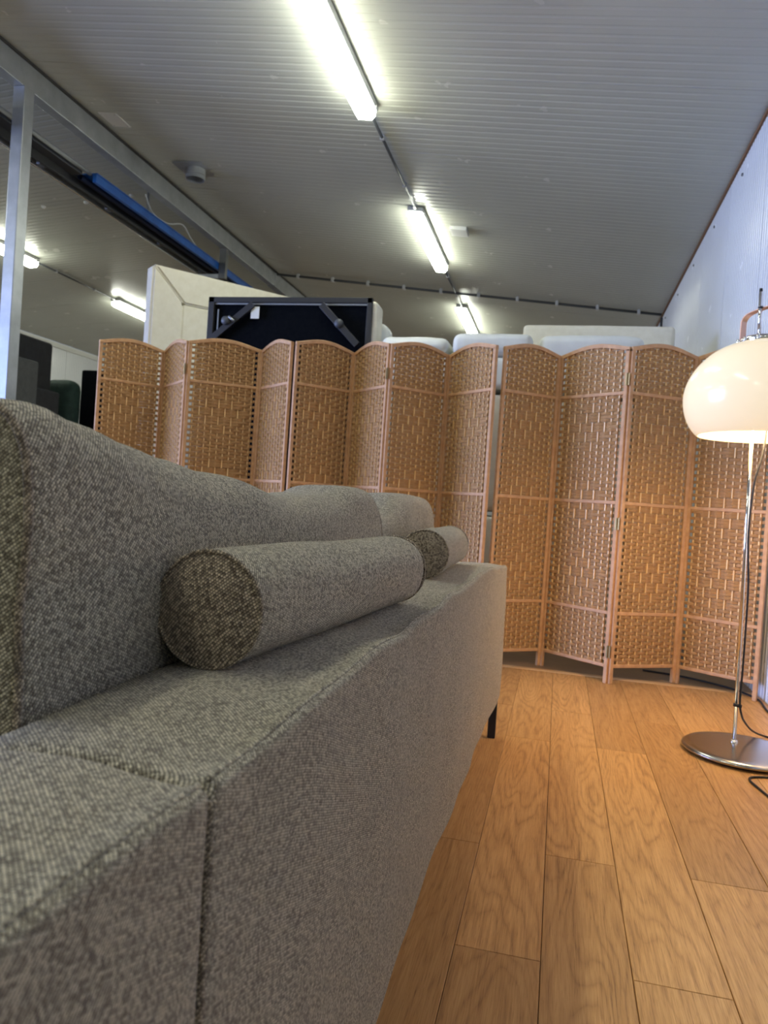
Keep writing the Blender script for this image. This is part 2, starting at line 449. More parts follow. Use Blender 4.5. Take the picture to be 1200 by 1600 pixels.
LR = [(-3.15, 'tube light on the right ceiling slope far behind the viewpoint'), (.10, 'tube light on the right ceiling slope almost overhead'),
      (3.34, 'largest and nearest tube light on the ceiling, cut off by the top edge'),
      (6.62, 'tube light on the right slope beside the small white ceiling box'),
      (9.86, 'short looking tube light just above the white leather cushions'), (13.1, 'farthest tube light of the right row, behind the sofas')]
LLs = [(-.12, 'tube light on the left ceiling slope behind the viewpoint'), (3.1, 'tube light on the left slope out past the post'),
       (6.37, 'tube light partly hidden behind the galvanised post'),
       (9.64, 'tube light on the left slope meeting the cream upended sofa'), (12.9, 'farthest tube light of the left row')]
used = False
for X, rows in ((LX, LR), (LLX, LLs)):
    for yy, lab in rows:
        o = first if not used else copy_tree(first); used = True
        o.location = (X, yy, ceil_z(X)); o.rotation_euler = (0, math.atan(SL) if X > XM else -math.atan(SL), 0)
        o['label'] = lab; o['category'] = 'light'; o['group'] = 'fluorescent ceiling lights'
for X, rows, lab in ((LX, LR, 'right'), (LLX, LLs, 'left')):
    z = ceil_z(X)-.024; ys = [a[0] for a in rows]
    cn = thing('light_conduit', 'dark conduit linking the %s row of tube lights' % lab, 'conduit')
    for a, b2 in zip(ys, ys[1:]): obj('tube_run', tubebm([(X, a+1.58, z), (X, b2-.08, z)], .011, 8), 'dark_plastic', cn, True)
    for a, b2 in zip(ys, ys[1:]):
        for q in (.25, .75):
            yy = a+1.58+(b2-a-1.66)*q
            obj('clip', bmbox((X-.017, yy-.012, z-.016), (X+.017, yy+.012, z+.022), .004), 'grey_plastic', cn)

# small ceiling fittings
def ceil_box(name, x0, y0, x1, y1, h, m, label, cat):
    xm = (x0+x1)/2; z = ceil_z(xm)
    o = obj(name, bmbox((x0-xm, y0, -h), (x1-xm, y1, -.001), .003), m, loc=(xm, 0, z)); o.rotation_euler = (0, math.atan(SL), 0)
    return tag(o, label, cat)
cb = ceil_box('junction_box', -1.19, 7.03, -1.03, 7.22, .035, 'white_plastic', 'small white box on the ceiling right of the second tube light', 'box')
cp = ceil_box('cover_plate', -3.72, 5.22, -3.56, 5.44, .006, 'white_plastic', 'pale square cover plate on the ceiling beside the beam', 'plate')
for sx in (.02, .14):
    for sy in (5.24, 5.42): obj('screw', bmbox((sx-.08-.004, sy-.004, -.009), (sx-.08+.004, sy+.004, -.005)), 'galv', cp)
dx, dy = -3.36, 6.16
dr = thing('duct_stub', 'round silver duct stub on its square flange under the ceiling', 'duct', (dx, dy, ceil_z(dx)))
obj('flange', bmbox((-.15, -.15, -.012), (.15, .15, -.001), .002), 'galv', dr)
ds = lathe([(.085, 0), (.085, -.10), (.079, -.10), (.079, -.02), (0, -.02)], 32)
obj('collar', ds, 'galv', dr)
obj('ring', lathe([(.085, -.06), (.09, -.065), (.085, -.07)], 32), 'galv', dr)
for i, (x, y, lab) in enumerate([(-5.305, 6.67, 'white roof fixing cap nearest the post'), (-4.84, 6.70, 'white roof fixing cap below the dark track'), (-4.33, 6.69, 'white roof fixing cap right of the blue channel')]):
    tag(obj('fixing_cap', lathe([(0, -.022), (.014, -.02), (.022, -.008), (.022, 0)], 12), 'white_plastic', smooth=True, loc=(x, y, ceil_z(x))), lab, 'cap', 'roof fixing caps')
for i, (x, y) in enumerate([(-2.55, 5.3), (-2.95, 5.0)]): pass

# track, blue channel and bracket on the left of the beam --------------
tr = thing('sliding_track', 'dark sliding door track with silver edges left of the beam', 'track')
obj('web', bmbox((-4.19, .5, 3.335), (-3.99, 5.45, 3.365)), 'dark_plastic', tr); obj('web', bmbox((-4.19, 5.452, 3.335), (-4.075, 10.6, 3.365)), 'dark_plastic', tr)
obj('upper_tube', cylY(-3.952, 3.362, .5, 5.5, .018), 'galv', tr, True)
obj('lower_lip', bmbox((-4.205, .5, 3.29), (-4.188, 10.6, 3.335), .002), 'galv', tr)
obj('lower_tube', cylY(-4.197, 3.282, .5, 10.6, .010), 'chrome', tr, True)
obj('inner_lip', bmbox((-4.10, .5, 3.27), (-4.085, 10.6, 3.335), .002), 'black', tr)
for yy in [1.2+.9*k for k in range(10)]:
    if yy in (1.2, 3.0) or abs(yy-6.6) < .01: obj('hanger', bmbox((-4.10, yy, 3.36), (-4.085, yy+.015, ceil_z(-4.08)-.005)), 'galv_dark', tr)
    obj('roller', bmbox((-4.15, yy+.3, 3.27), (-4.11, yy+.38, 3.333), .01), 'galv_dark', tr)
bl = thing('blue_channel', 'long blue painted steel channel hanging beside the track', 'channel')
obj('top_flange', bmbox((-4.068, 5.52, 3.366), (-3.90, 10.0, 3.376), .001), 'blue', bl)
obj('side_flange', bmbox((-3.942, 5.52, 3.30), (-3.905, 10.0, 3.366), .004), 'blue', bl)
bm = tubebm([(-4.043, 5.50, 3.338), (-4.043, 10.0, 3.338)], .024, 12, close=False)
obj('round_tube', bm, mat('deep_blue_paint', srgb(10,30,62), .6), bl, True)
hb = thing('hanging_bracket', 'dull steel bracket of L shape hanging under the beam', 'bracket')
obj('upright', bmbox((-3.90, 7.80, 3.20), (-3.82, 7.86, 3.53), .003), 'galv_dark', hb)
obj('arm', bmbox((-4.42, 7.80, 3.20), (-3.90, 7.86, 3.25), .003), 'galv', hb)
cab = tubebm(spline([(-3.93, 6.3, 3.52), (-3.97, 6.5, 3.43), (-3.95, 6.75, 3.42), (-3.93, 7.0, 3.5), (-3.97, 7.25, 3.46), (-3.95, 7.4, 3.38)], 6), .007, 6)
tag(obj('loose_cable', cab, 'grey_plastic', smooth=True), 'thin grey cable sagging below the steel beam', 'cable')
tag(obj('cross_rail', bmbox((-6.2, 4.30, 3.205), (-3.895, 4.36, 3.262), .004), 'galv'), 'galvanised rail running left from behind the post', 'rail')

# ================================================================== SOFA
FX = -.192            # plane of the back face that looks at the camera
def ledge_deform(x, y, z, sag=True):
    top = max(0, min(1, (z-.5)/.12))
    if sag:
        t = max(0, (y-2.15)/.67); z -= .034*top*t**1.6           # the far end of the ledge sinks a little
        x += .022*max(0, (y-1.4)/1.42)**2*(1 if x > -.3 else 0)
    z += top*(.0035*math.sin(y*9.1+1)+.002*math.sin(y*23.))*(1 if x > -.25 else .6)
    x += (.0025*math.sin(y*7.3+z*5)+.0015*math.sin(y*19+2))*(1 if x > -.25 else 0)
    n_ = noise.noise(Vector((x*9, y*5, z*6)))*.003
    return Vector((x+n_, y, z+n_*top))
def back_frame_fn(ya, yb, endr=.007, sag=True):
    x_in, zb = -.366, .147
    sec = []                                                     # section from bottom of the outer face, over the ledge, down the inner face
    R = .008
    def arc(cx, cz, a0, a1, n=5): return [(cx+R*math.cos(a), cz+R*math.sin(a)) for a in [a0+(a1-a0)*i/n for i in range(n+1)]]
    zt = .655
    sec += [(FX, zb+.0)]+[(FX+.004*math.sin(PI*k/9), zb+(zt-R-zb)*k/10) for k in range(1, 10)]
    sec += [(FX, zt-R-.006)]
    sec += arc(FX-R, zt-R, 0, PI/2)
    sec += [(FX-R-.004, zt+.0012), (FX-R-.009, zt-.0008)]        # stitched ridge along the top edge
    sec += [(FX-.03-(.14)*k/6, zt+.004*math.sin(PI*k/6)) for k in range(0, 7)]
    sec += [(x_in, zt-.02), (x_in, .40), (x_in, zb)]
    L = [0]
    for a, b in zip(sec, sec[1:]): L.append(L[-1]+math.hypot(b[0]-a[0], b[1]-a[1]))
    ys = [ya, ya+.0012, ya+.003, ya+.006, ya+.012, ya+.03]+[ya+.03+(yb-ya-.06)*k/70 for k in range(1, 70)]+[yb-.03, yb-.012, yb-.006, yb-.003, yb-.0012, yb]
    def shrink(y):
        d = min(y-ya, yb-y)
        return endr*(1-math.sqrt(max(0, 1-(1-min(d/.012, 1))**2)))
    def fn(i, j):
        x, z = sec[i]; y = ys[j]; s = shrink(y)
        cx, cz = (FX+x_in)/2, (zb+zt)/2
        x += -math.copysign(s, x-cx) if abs(x-cx) > .05 else 0
        if z > cz+.1: z -= s
        return ledge_deform(x, y, z, sag), (L[i], y)
    bm = grid(fn, len(sec)-1, len(ys)-1)
    bm.verts.ensure_lookup_table()
    nv = len(ys)
    uvl = bm.loops.layers.uv.active
    for j in (0, nv-1):
        f = bm.faces.new([bm.verts[i*nv+j] for i in range(len(sec))])
        for l in f.loops: l[uvl].uv = (l.vert.co.x, l.vert.co.z)
    return bm
sofa = thing('sofa', 'large grey melange sofa seen from behind over its flat topped back', 'sofa')
obj('back_frame', back_frame_fn(.427, 2.82), 'fabric', sofa, True)
obj('back_frame', back_frame_fn(-1.0, .4255, sag=False), 'fabric', sofa, True)
def seam_tube(pts, r): 
    bm = tubebm(pts, r, 8); uvl = bm.loops.layers.uv.new('uv')
    for f in bm.faces:
        for l in f.loops: l[uvl].uv = (l.vert.co.y+l.vert.co.x, l.vert.co.z)
    return bm
obj('seam', seam_tube([(FX-.0015, .4262, .165), (FX-.001, .4262, .40), (FX-.003, .4262, .640)], .0034), 'fabric_disc', sofa, True)
for ya_, yb_, sg_ in ((.432, 2.81, True), (-.99, .42, False)):
    n_s = int((yb_-ya_)/.02)
    obj('top_edge_seam', seam_tube([ledge_deform(FX-.0085, ya_+(yb_-ya_)*k/n_s, .6550, sg_) for k in range(n_s+1)], .0021), 'fabric', sofa, True)
def uvbox(a, b, bev=.02, seg=3):
    bm = bmbox(a, b, bev, seg); uvl = bm.loops.layers.uv.new('uv')
    for f in bm.faces:
        n = f.normal
        for l in f.loops:
            c = l.vert.co
            l[uvl].uv = (c.y, c.z) if abs(n.x) > .7 else ((c.x, c.z) if abs(n.y) > .7 else (c.x, c.y))
    return bm
obj('seat_base', uvbox((-1.16, .44, .147), (-.37, 2.80, .36)), 'fabric', sofa, True)
obj('seat_base', uvbox((-1.95, -.98, .147), (-.37, .42, .36)), 'fabric', sofa, True)
obj('seat_cushion', uvbox((-1.18, .44, .362), (-.372, 1.60, .465), .035, 4), 'fabric', sofa, True)
obj('seat_cushion', uvbox((-1.18, 1.62, .362), (-.372, 2.80, .465), .035, 4), 'fabric', sofa, True)
obj('seat_cushion', uvbox((-1.95, -.97, .362), (-.372, .42, .465), .035, 4), 'fabric', sofa, True)
for x, y in ((-.188, 2.775), (-.205, -.9), (-1.12, 2.765), (-1.85, -.9), (-1.10, .6), (-.26, .40)):
    obj('leg', bmbox((x-.014, y-.014, 0), (x+.014, y+.014, .149), .002), 'black', sofa)

# back cushions ------------------------------------------------------
def interp(tab, y):
    if y <= tab[0][0]: return tab[0][1]
    for (a, p), (b, q) in zip(tab, tab[1:]):
        if y <= b:
            t = (y-a)/(b-a); t = t*t*(3-2*t); return p+(q-p)*t
    return tab[-1][1]
def cushion(y0, y1, xf, th, zb, top, seed, tilt=0., ends=(1., 1.)):
    """soft boxed back cushion: closed loop in X-Z swept along Y with pillowed ends; returns bmesh"""
    N, K = 88, 60
    yc = (y0+y1)/2; hy = (y1-y0)/2
    def pos(i, j):
        v = -1+2*j/K
        vv = math.copysign(1-(1-abs(v))**1.6, v)
        y = yc+hy*vv; zt = interp(top, y)
        sc_ = 1-.03*abs(vv)**12-.02*abs(vv)**60
        a = 2*PI*i/N; ca, sa = math.cos(a), math.sin(a)
        ex = .50 if ca > 0 else .6
        px = math.copysign(abs(ca)**ex, ca); pz = math.copysign(abs(sa)**.5, sa)
        hz = (zt-zb)/2; zc = (zt+zb)/2
        bulge = .95+.05*max(0, math.cos(vv*PI/2))**.5
        x = xf-th/2+th/2*px*bulge*sc_; z = zc+hz*pz*(sc_ if pz > 0 else 1)
        nn = noise.noise(Vector((x*5+seed, y*4, z*5)))*.012+noise.noise(Vector((x*14+seed, y*12, z*12)))*.004
        if pz > -.6: x += min(nn, .004 if ca > 0 else 1)*(1 if z > .7 else .3); z += nn*.35
        return Vector((x, y, z))
    arc = [0]
    for i in range(N): arc.append(arc[-1]+(pos(i+1, K//2)-pos(i, K//2)).length)
    bm = grid(lambda i, j: (pos(i, j), (arc[i], pos(i, j).y)), N, K, closeu=True)
    bm.verts.ensure_lookup_table(); uvl = bm.loops.layers.uv.active
    per = [bm.verts[i*(K+1)] for i in range(N)]; per2 = [bm.verts[i*(K+1)+K] for i in range(N)]
    for ring in (per, per2):
        c = sum((v.co for v in ring), Vector())/N
        sgn = -1 if ring is per else 1
        prev = ring
        for s in (.86, .5):
            cur = [bm.verts.new(c+(v.co-c)*s+Vector((0, sgn*.011*(1-s)*2.2, 0))) for v in ring]
            for k in range(N):
                f = bm.faces.new((prev[k], prev[(k+1) % N], cur[(k+1) % N], cur[k]))
                for l in f.loops: l[uvl].uv = (l.vert.co.x, l.vert.co.z)
            prev = cur
        f = bm.faces.new(prev)
        for l in f.loops: l[uvl].uv = (l.vert.co.x, l.vert.co.z)
    return bm, [v.co.copy() for v in per], [v.co.copy() for v in per2]
top1 = [(.47, .897), (.53, .893), (.58, .882), (.66, .873), (.75, .863), (.87, .852), (1.15, .826), (1.34, .836), (1.46, .856), (1.58, .859), (1.64, .846)]
bm, p1, p2 = cushion(.487, 1.63, -.372, .20, .47, top1, 3.)
c1 = tag(obj('back_cushion', bm, 'fabric', smooth=True), 'long grey back cushion filling the left, behind the nearer bolster', 'cushion', 'loose cushions of the grey sofa')
obj('piping', seam_tube([p+Vector((.0005, -.001, 0)) for p in p1]+[p1[0]+Vector((.0005, -.001, 0))], .0036), 'fabric_disc', c1, True)
obj('piping', seam_tube([p+Vector((.0, .001, 0)) for p in p2]+[p2[0]], .0026), 'fabric_disc', c1, True)
top2 = [(1.66, .80), (1.80, .805), (1.98, .853), (2.2, .860), (2.34, .856), (2.42, .81)]
bm, p1, p2 = cushion(1.665, 2.43, -.380, .19, .47, top2, 11.)
c2 = tag(obj('back_cushion', bm, 'fabric', smooth=True), 'crumpled grey back cushion farther along, above the short looking bolster', 'cushion', 'loose cushions of the grey sofa')
obj('piping', seam_tube([p+Vector((.0, .001, 0)) for p in p2]+[p2[0]], .0026), 'fabric_disc', c2, True)

# bolsters -----------------------------------------------------------
def bolster(a, b, R, seed):
    a, b = Vector(a), Vector(b); d = (b-a); L = d.length; d.normalize()
    up = Vector((0, 0, 1)); up = (up-d*up.dot(d)).normalized(); s = d.cross(up)
    N, K = 64, 48
    def rad(t):
        e = min(t, 1-t)*L
        return R*(1-.05*math.exp(-e/.012))
    def fn(i, j):
        t = j/K; t = .5-.5*math.cos(PI*t)*1.0 if 0 else t
        an = 2*PI*i/N; r = rad(t)
        dirv = s*math.cos(an)+up*math.sin(an)
        p = a+d*(L*t)
        r += noise.noise(Vector((math.cos(an)*1.5+seed, math.sin(an)*1.5, t*L*6)))*.0028
        q = p+dirv*r
        low = (p.z-R*.985)
        if q.z < low: q.z = low
        return q, (an*R, t*L)
    bm = grid(fn, N, K, closeu=True)
    def disc(c, sg):
        db = bmesh.new(); uvl = db.loops.layers.uv.new('uv'); rings = []
        for q in (1., .93, .8, .6, .4, .2, 0):
            rr = R*.955*q; off = .014*(1-q**2)**.9*sg
            if q == 0: rings.append([db.verts.new(c+d*off)])
            else: rings.append([db.verts.new(c+d*off+(s*math.cos(2*PI*k/48)+up*math.sin(2*PI*k/48))*rr) for k in range(48)])
        for x_, y_ in zip(rings, rings[1:]):
            for k in range(48):
                q = [x_[k], x_[(k+1) % 48], y_[(k+1) % len(y_)], y_[k % len(y_)]]
                q = [v for i, v in enumerate(q) if v not in q[:i]]; f = db.faces.new(q)
                for l in f.loops:
                    w_ = l.vert.co-c; l[uvl].uv = (w_.dot(s), w_.dot(up))
        return db
    def pipe(c): return seam_tube([c+(s*math.cos(2*PI*k/48)+up*math.sin(2*PI*k/48))*R*.965 for k in range(49)], .0026)
    return bm, disc(a, -1), disc(b, 1), pipe(a), pipe(b)
for A, B, R, seed, lab in (((-.3185, .662, .7165), (-.272, 1.27, .7160), .0575, 1., 'long grey bolster lying nearest on the sofa ledge'),
                           ((-.298, 1.72, .7165), (-.317, 2.27, .7145), .057, 5., 'shorter looking grey bolster near the far end of the ledge')):
    bm, d1, d2, q1, q2 = bolster(A, B, R, seed)
    bo = tag(obj('bolster', bm, 'fabric', smooth=True), lab, 'bolster', 'bolsters on the sofa ledge')
    obj('end_disc', d1, 'fabric_disc', bo, True); obj('end_disc', d2, 'fabric_disc', bo, True)
    obj('piping', q1, 'fabric_disc', bo, True); obj('piping', q2, 'fabric_disc', bo, True)

# ================================================================== FOLDING SCREENS
PW, PH = .405, 1.685
SW = .021                      # stile width
def arch(t): return PH-.002+.036*math.sin(PI*t)**1.15
def frame_bm():
    bm = bmesh.new()
    box(bm, (.001, -.010, 0), (SW, .010, PH-.012), .003, 2); box(bm, (PW-SW, -.010, 0), (PW-.001, .010, PH-.012), .003, 2)
    n = 24; rings = []
    for i in range(n+1):
        t = i/n; x = .001+(PW-.002)*t; z = arch(t)
        rings.append([bm.verts.new((x, y, z+dz)) for y, dz in ((-.010, -.003), (-.006, 0), (.006, 0), (.010, -.003), (.010, -.021), (-.010, -.021))])
    for a, b in zip(rings, rings[1:]):
        for k in range(6): bm.faces.new((a[k], a[(k+1) % 6], b[(k+1) % 6], b[k]))
    bm.faces.new(rings[0]); bm.faces.new(rings[-1])
    return bm
RAILS = [.088, .352, .905, 1.455]
def rail_bm(): return bmbox((SW-.001, -.008, -.009), (PW-SW+.001, .008, .009), .004, 2)
NS = 10; sx = [SW+.0225+(PW-2*SW-.045)*i/(NS-1) for i in range(NS)]
def weave_bm():
    bm = bmesh.new(); rh = .0166
    cents = [1.284, .905, .526]
    def over(i, r, zc):
        for c in cents:
            if abs(i-4.5)/4.4+abs(zc-c)/.14 < 1.0: return ((i+(r//3)) % 2)
        return (i+r) % 2
    for z0, z1 in ((RAILS[0]+.009, RAILS[1]-.009), (RAILS[1]+.009, RAILS[2]-.009), (RAILS[2]+.009, RAILS[3]-.009), (RAILS[3]+.009, PH+.02)):
        n = max(1, round((z1-z0)/rh)); hh = (z1-z0)/n
        for r in range(n):
            zc = z0+hh*(r+.5); gr = int(round(zc/rh))
            st = []
            jit = random.uniform(-.0006, .0006)
            for i in range(NS): st.append((sx[i], (-1 if over(i, r, zc) else 1)))
            pts = []
            if r % 2: pts.append((SW-.002, 0.0)); pts.append((SW+.008, .3*st[0][1]))
            else: pts.append((sx[0]-.0065, 0))
            for i, (x, s) in enumerate(st):
                pts.append((x-.006, s*.95)); pts.append((x+.006, s*.95))
                if i < NS-1:
                    if st[i+1][1] == s: pts.append(((x+st[i+1][0])/2, s*.75))
                    else: pts.append(((x+st[i+1][0])/2, 0))
            if r % 2: pts.append((PW-SW-.008, .3*st[-1][1])); pts.append((PW-SW+.002, 0))
            else: pts.append((sx[-1]+.0065, 0))
            def lim(x): return arch(x/PW)-.020 if z1 > PH else 9
            rings = []
            for x, s in pts:
                y = s*.0056; h2 = hh/2*.97; zz = zc+jit
                if zz-h2 > lim(x)-.002: rings.append(None); continue
                zt = min(zz+h2, lim(x)); zb = zz-h2; zm1, zm2 = zb+(zt-zb)*.25, zb+(zt-zb)*.75
                rings.append([bm.verts.new((x, y+dy, z_)) for dy, z_ in ((-.0006, zb), (-.0024, zm1), (-.0024, zm2), (-.0006, zt), (.0006, zt), (.0024, zm2), (.0024, zm1), (.0006, zb))])
            prev = None
            for q in rings:
                if q and prev:
                    for k in range(8): bm.faces.new((prev[k], prev[(k+1) % 8], q[(k+1) % 8], q[k]))
                prev = q
    return bm
def sticks_bm():
    bm = bmesh.new()
    for x in sx:
        box(bm, (x-.0025, -.0036, RAILS[0]), (x+.0025, .0036, arch(x/PW)-.018), 0)
    return bm
mesh_f = mesh_r = mesh_w = mesh_s = mesh_h = None
bh = bmesh.new()
box(bh, (-.011, -.0125, -.03), (.011, -.0105, .03), 0); tubebm([(0, -.0135, -.03), (0, -.0135, .03)], .0035, 8, bh)
def make_panel(parent, p, q, first_=False, hinge=False):
    global mesh_f, mesh_r, mesh_w, mesh_s, mesh_h
    dx_, dy_ = q[0]-p[0], q[1]-p[1]; L = math.hypot(dx_, dy_); a = math.atan2(dy_, dx_)
    sc = (L-.004)/PW
    nm = 'screen_panel'
    if mesh_f is None: o = obj(nm, frame_bm(), 'screen_frame', parent); mesh_f = o.data
    else: o = obj(nm, mesh_f, None, parent)
    o.location = (p[0], p[1], 0); o.rotation_euler = (0, 0, a); o.scale = (sc, 1, 1)
    for z in RAILS:
        if mesh_r is None: r = obj('rail', rail_bm(), 'screen_frame', o); mesh_r = r.data
        else: r = obj('rail', mesh_r, None, o)
        r.location = (0, 0, z)
    if mesh_w is None: wv = obj('weave', weave_bm(), 'rope', o, False); mesh_w = wv.data
    else: wv = obj('weave', mesh_w, None, o)
    wv['kind'] = 'stuff'
    if mesh_s is None: s_ = obj('cane_sticks', sticks_bm(), 'stick', o, False, label='pale upright canes showing between the woven rows'); mesh_s = s_.data
    else: s_ = obj('cane_sticks', mesh_s, None, o, label='pale upright canes showing between the woven rows')
    s_['kind'] = 'stuff'
    if hinge:
        for z in (1.52, .80, .16):
            if mesh_h is None: h_ = obj('hinge', bh, 'brass', o); mesh_h = h_.data
            else: h_ = obj('hinge', mesh_h, None, o)
            h_.location = (PW, 0, z)
    return o
S1 = [(-2.745, 4.006), (-2.482, 4.310), (-2.150, 3.985), (-1.790, 4.222), (-1.502, 3.958)]
S2 = [(-1.484, 3.956), (-1.222, 4.238), (-.946, 3.961), (-.668, 4.246), (-.372, 3.943)]
S3 = [(-.342, 3.975), (-.052, 4.202), (.290, 3.930), (.634, 4.140), (.978, 3.915)]
for S, lab in ((S1, 'left woven folding screen of four tan panels, behind the back cushion'),
               (S2, 'middle woven folding screen, its right edge at the narrow gap'),
               (S3, 'right woven folding screen standing behind the floor lamp')):
    root = thing('folding_screen', lab, 'screen', (0, 0, 0), 0, 'woven room divider screens')
    for k in range(4): make_panel(root, S[k], S[k+1], hinge=(k == 1))

# ================================================================== FLOOR LAMP
lx, ly = .680, 3.0
lamp = thing('floor_lamp', 'glowing mushroom floor lamp with opal shade and polished round base', 'lamp', (lx, ly, 0))
obj('base', lathe([(0, .036), (.02, .036), (.17, .030), (.196, .026), (.205, .020), (.207, .014), (.202, .009), (0, .009)], 72, c=(.022, -.03, 0)), 'steel', lamp, True, label='mirror polished dark steel disc')
obj('base_underside', lathe([(0, .010), (.18, .010), (.182, 0), (0, 0)], 64, c=(.022, -.03, 0)), 'rubber', lamp, True)
obj('pole', tubebm([(0, 0, .03), (-.022, 0, 1.50)], .0065, 16), 'chrome', lamp, True)
obj('pole_collar', lathe([(0, .044), (.011, .044), (.013, .036), (.013, .030)], 20), 'chrome', lamp, True)
cx = .010
prof = [(.215, 1.158), (.228, 1.17), (.246, 1.195), (.262, 1.232), (.2705, 1.275), (.270, 1.315), (.260, 1.355), (.242, 1.392), (.215, 1.428), (.178, 1.462), (.135, 1.486), (.09, 1.501), (.04, 1.506)]
pr = [p for p in spline([(r, 0, z) for r, z in prof], 4)]
obj('lamp_shade', lathe([(p.x, p.z) for p in pr], 96, c=(cx, 0, 0)), 'opal', lamp, True, label='translucent cream mushroom shade, lit')
inn = obj('shade_lining', lathe([(max(p.x-.004, .01), p.z-.001 if i else p.z+.0005) for i, p in enumerate(pr)][:-2], 96, c=(cx, 0, 0)), 'opal_in', lamp, True)
obj('top_disc', lathe([(0, 1.520), (.082, 1.520), (.088, 1.515), (.090, 1.508), (.086, 1.499)], 48, c=(cx, 0, 0)), 'chrome', lamp, True)
for k in range(12):
    a = 2*PI*k/12
    kb = lathe([(0, 1.522), (.005, 1.52), (.007, 1.514), (.006, 1.506)], 10, c=(cx+.097*math.cos(a), .097*math.sin(a), -.006)); obj('vent_bead', kb, 'chrome', lamp, True)
obj('top_rod', tubebm([(-.016, 0, 1.505), (-.022, 0, 1.690)], .0068, 16), 'chrome', lamp, True)
obj('rod_tip', tubebm([(-.022, 0, 1.690), (-.0225, 0, 1.702)], .0058, 12), 'black', lamp, True)
# strap handle arching over the top
hp = spline([(-.066, 0, 1.515), (-.067, 0, 1.58), (-.064, 0, 1.606), (-.050, 0, 1.622), (-.018, 0, 1.630), (.02, 0, 1.633), (.06, 0, 1.628), (.082, 0, 1.612), (.086, 0, 1.58), (.086, 0, 1.515)], 5)
bm = bmesh.new(); rr = []
for i, p in enumerate(hp):
    d = (hp[min(i+1, len(hp)-1)]-hp[max(i-1, 0)]).normalized(); nrm = Vector((d.z, 0, -d.x))
    rr.append([bm.verts.new(p+nrm*s*.0014+Vector((0, t*.012, 0))) for s, t in ((-1, -1), (1, -1), (1, 1), (-1, 1))])
for a, b in zip(rr, rr[1:]):
    for k in range(4): bm.faces.new((a[k], a[(k+1) % 4], b[(k+1) % 4], b[k]))
bm.faces.new(rr[0]); bm.faces.new(rr[-1])
for v in bm.verts: v.co = Matrix.Rotation(math.radians(-56), 3, 'Z') @ Vector((v.co.x*1.5, v.co.y*1.1, v.co.z))
obj('handle', bm, 'copper', lamp, label='rosy metal strap bent over the top')
obj('rod_nut', lathe([(0, 1.640), (.009, 1.640), (.009, 1.634), (0, 1.634)], 12, c=(-.020, 0, -.004)), 'black', lamp)
obj('socket', tubebm([(cx, 0, 1.50), (cx, 0, 1.42)], .018, 16), 'white_plastic', lamp, True)
obj('bulb', lathe([(0, -.11), (.02, -.105), (.034, -.08), (.034, -.06), (.016, -.015), (.014, 0)], 24, c=(cx, 0, 1.42)), 'bulb', lamp, True)
pl = bpy.data.lights.new('lamp_bulb_light', 'POINT'); pl.energy = LAMP_W; pl.color = (1., .72, .42); pl.shadow_soft_size = .09
po = bpy.data.objects.new('lamp_bulb_light', pl); C.objects.link(po); po.location = (lx+cx, ly, 1.20)
cord = spline([(.030, 0, 1.40), (.030, 0, 1.20), (.022, -.012, 1.10), (-.002, -.02, .98), (-.008, -.02, .80), (.004, -.02, .62), (.006, -.02, .45), (.006, -.02, .30), (.006, -.016, .19),
               (.015, -.01, .145), (.045, .06, .10), (.10, .16, .045), (.18, .26, .004), (.30, .20, .004), (.32, -.02, .004), (.22, -.235, .004), (.07, -.262, .004), (-.012, -.30, .004), (-.006, -.40, .004), (.03, -.54, .004), (.12, -.72, .004), (.30, -.85, .004)], 8)
obj('cord', tubebm(cord, .0038, 8), 'rubber', lamp, True)
obj('cord_clip', tubebm([(-.014, -.008, .176), (.014, -.014, .172)], .0065, 8), 'rubber', lamp, True)
cable = spline([(.50, 4.36, .006), (.70, 4.30, .006), (.88, 4.16, .006), (.955, 4.02, .008), (.985, 3.92, .006), (.975, 3.78, .006), (.97, 3.66, .006), (.985, 3.45, .006), (.99, 3.2, .006)], 8)
tag(obj('floor_cable', tubebm(cable, .005, 8), 'rubber', smooth=True), 'black cable on the floor running under the right screen along the wall', 'cable')

# ================================================================== STACKED FURNITURE BEHIND THE SCREENS
def soft(a, b, bev, m, parent, name, seed=0, amp=.006, mx=None, label=None):
    bm = bmbox(a, b, bev, 4)
    bmesh.ops.subdivide_edges(bm, edges=[e for e in bm.edges if e.calc_length() > .12], cuts=7, use_grid_fill=True)
    A, B = Vector(a), Vector(b); c = (A+B)/2; h = (B-A)/2
    for v in bm.verts:
        q = v.co-c
        fx, fy, fz = (min(1, abs(q[i])/h[i]) for i in range(3))
        puff = amp*2.2
        v.co.z += math.copysign(puff*(1-fx**2)*(1-fy**2)*fz, q.z)
        v.co.y += math.copysign(puff*.6*(1-fx**2)*(1-fz**2)*fy, q.y)
        v.co += Vector((noise.noise(v.co*7+Vector((seed, 0, 0))), noise.noise(v.co*7+Vector((0, seed, 5))), noise.noise(v.co*9+Vector((0, 3, seed)))))*amp
    if mx is not None:
        for v in bm.verts: v.co = mx @ v.co
    return obj(name, bm, m, parent, True, label=label)
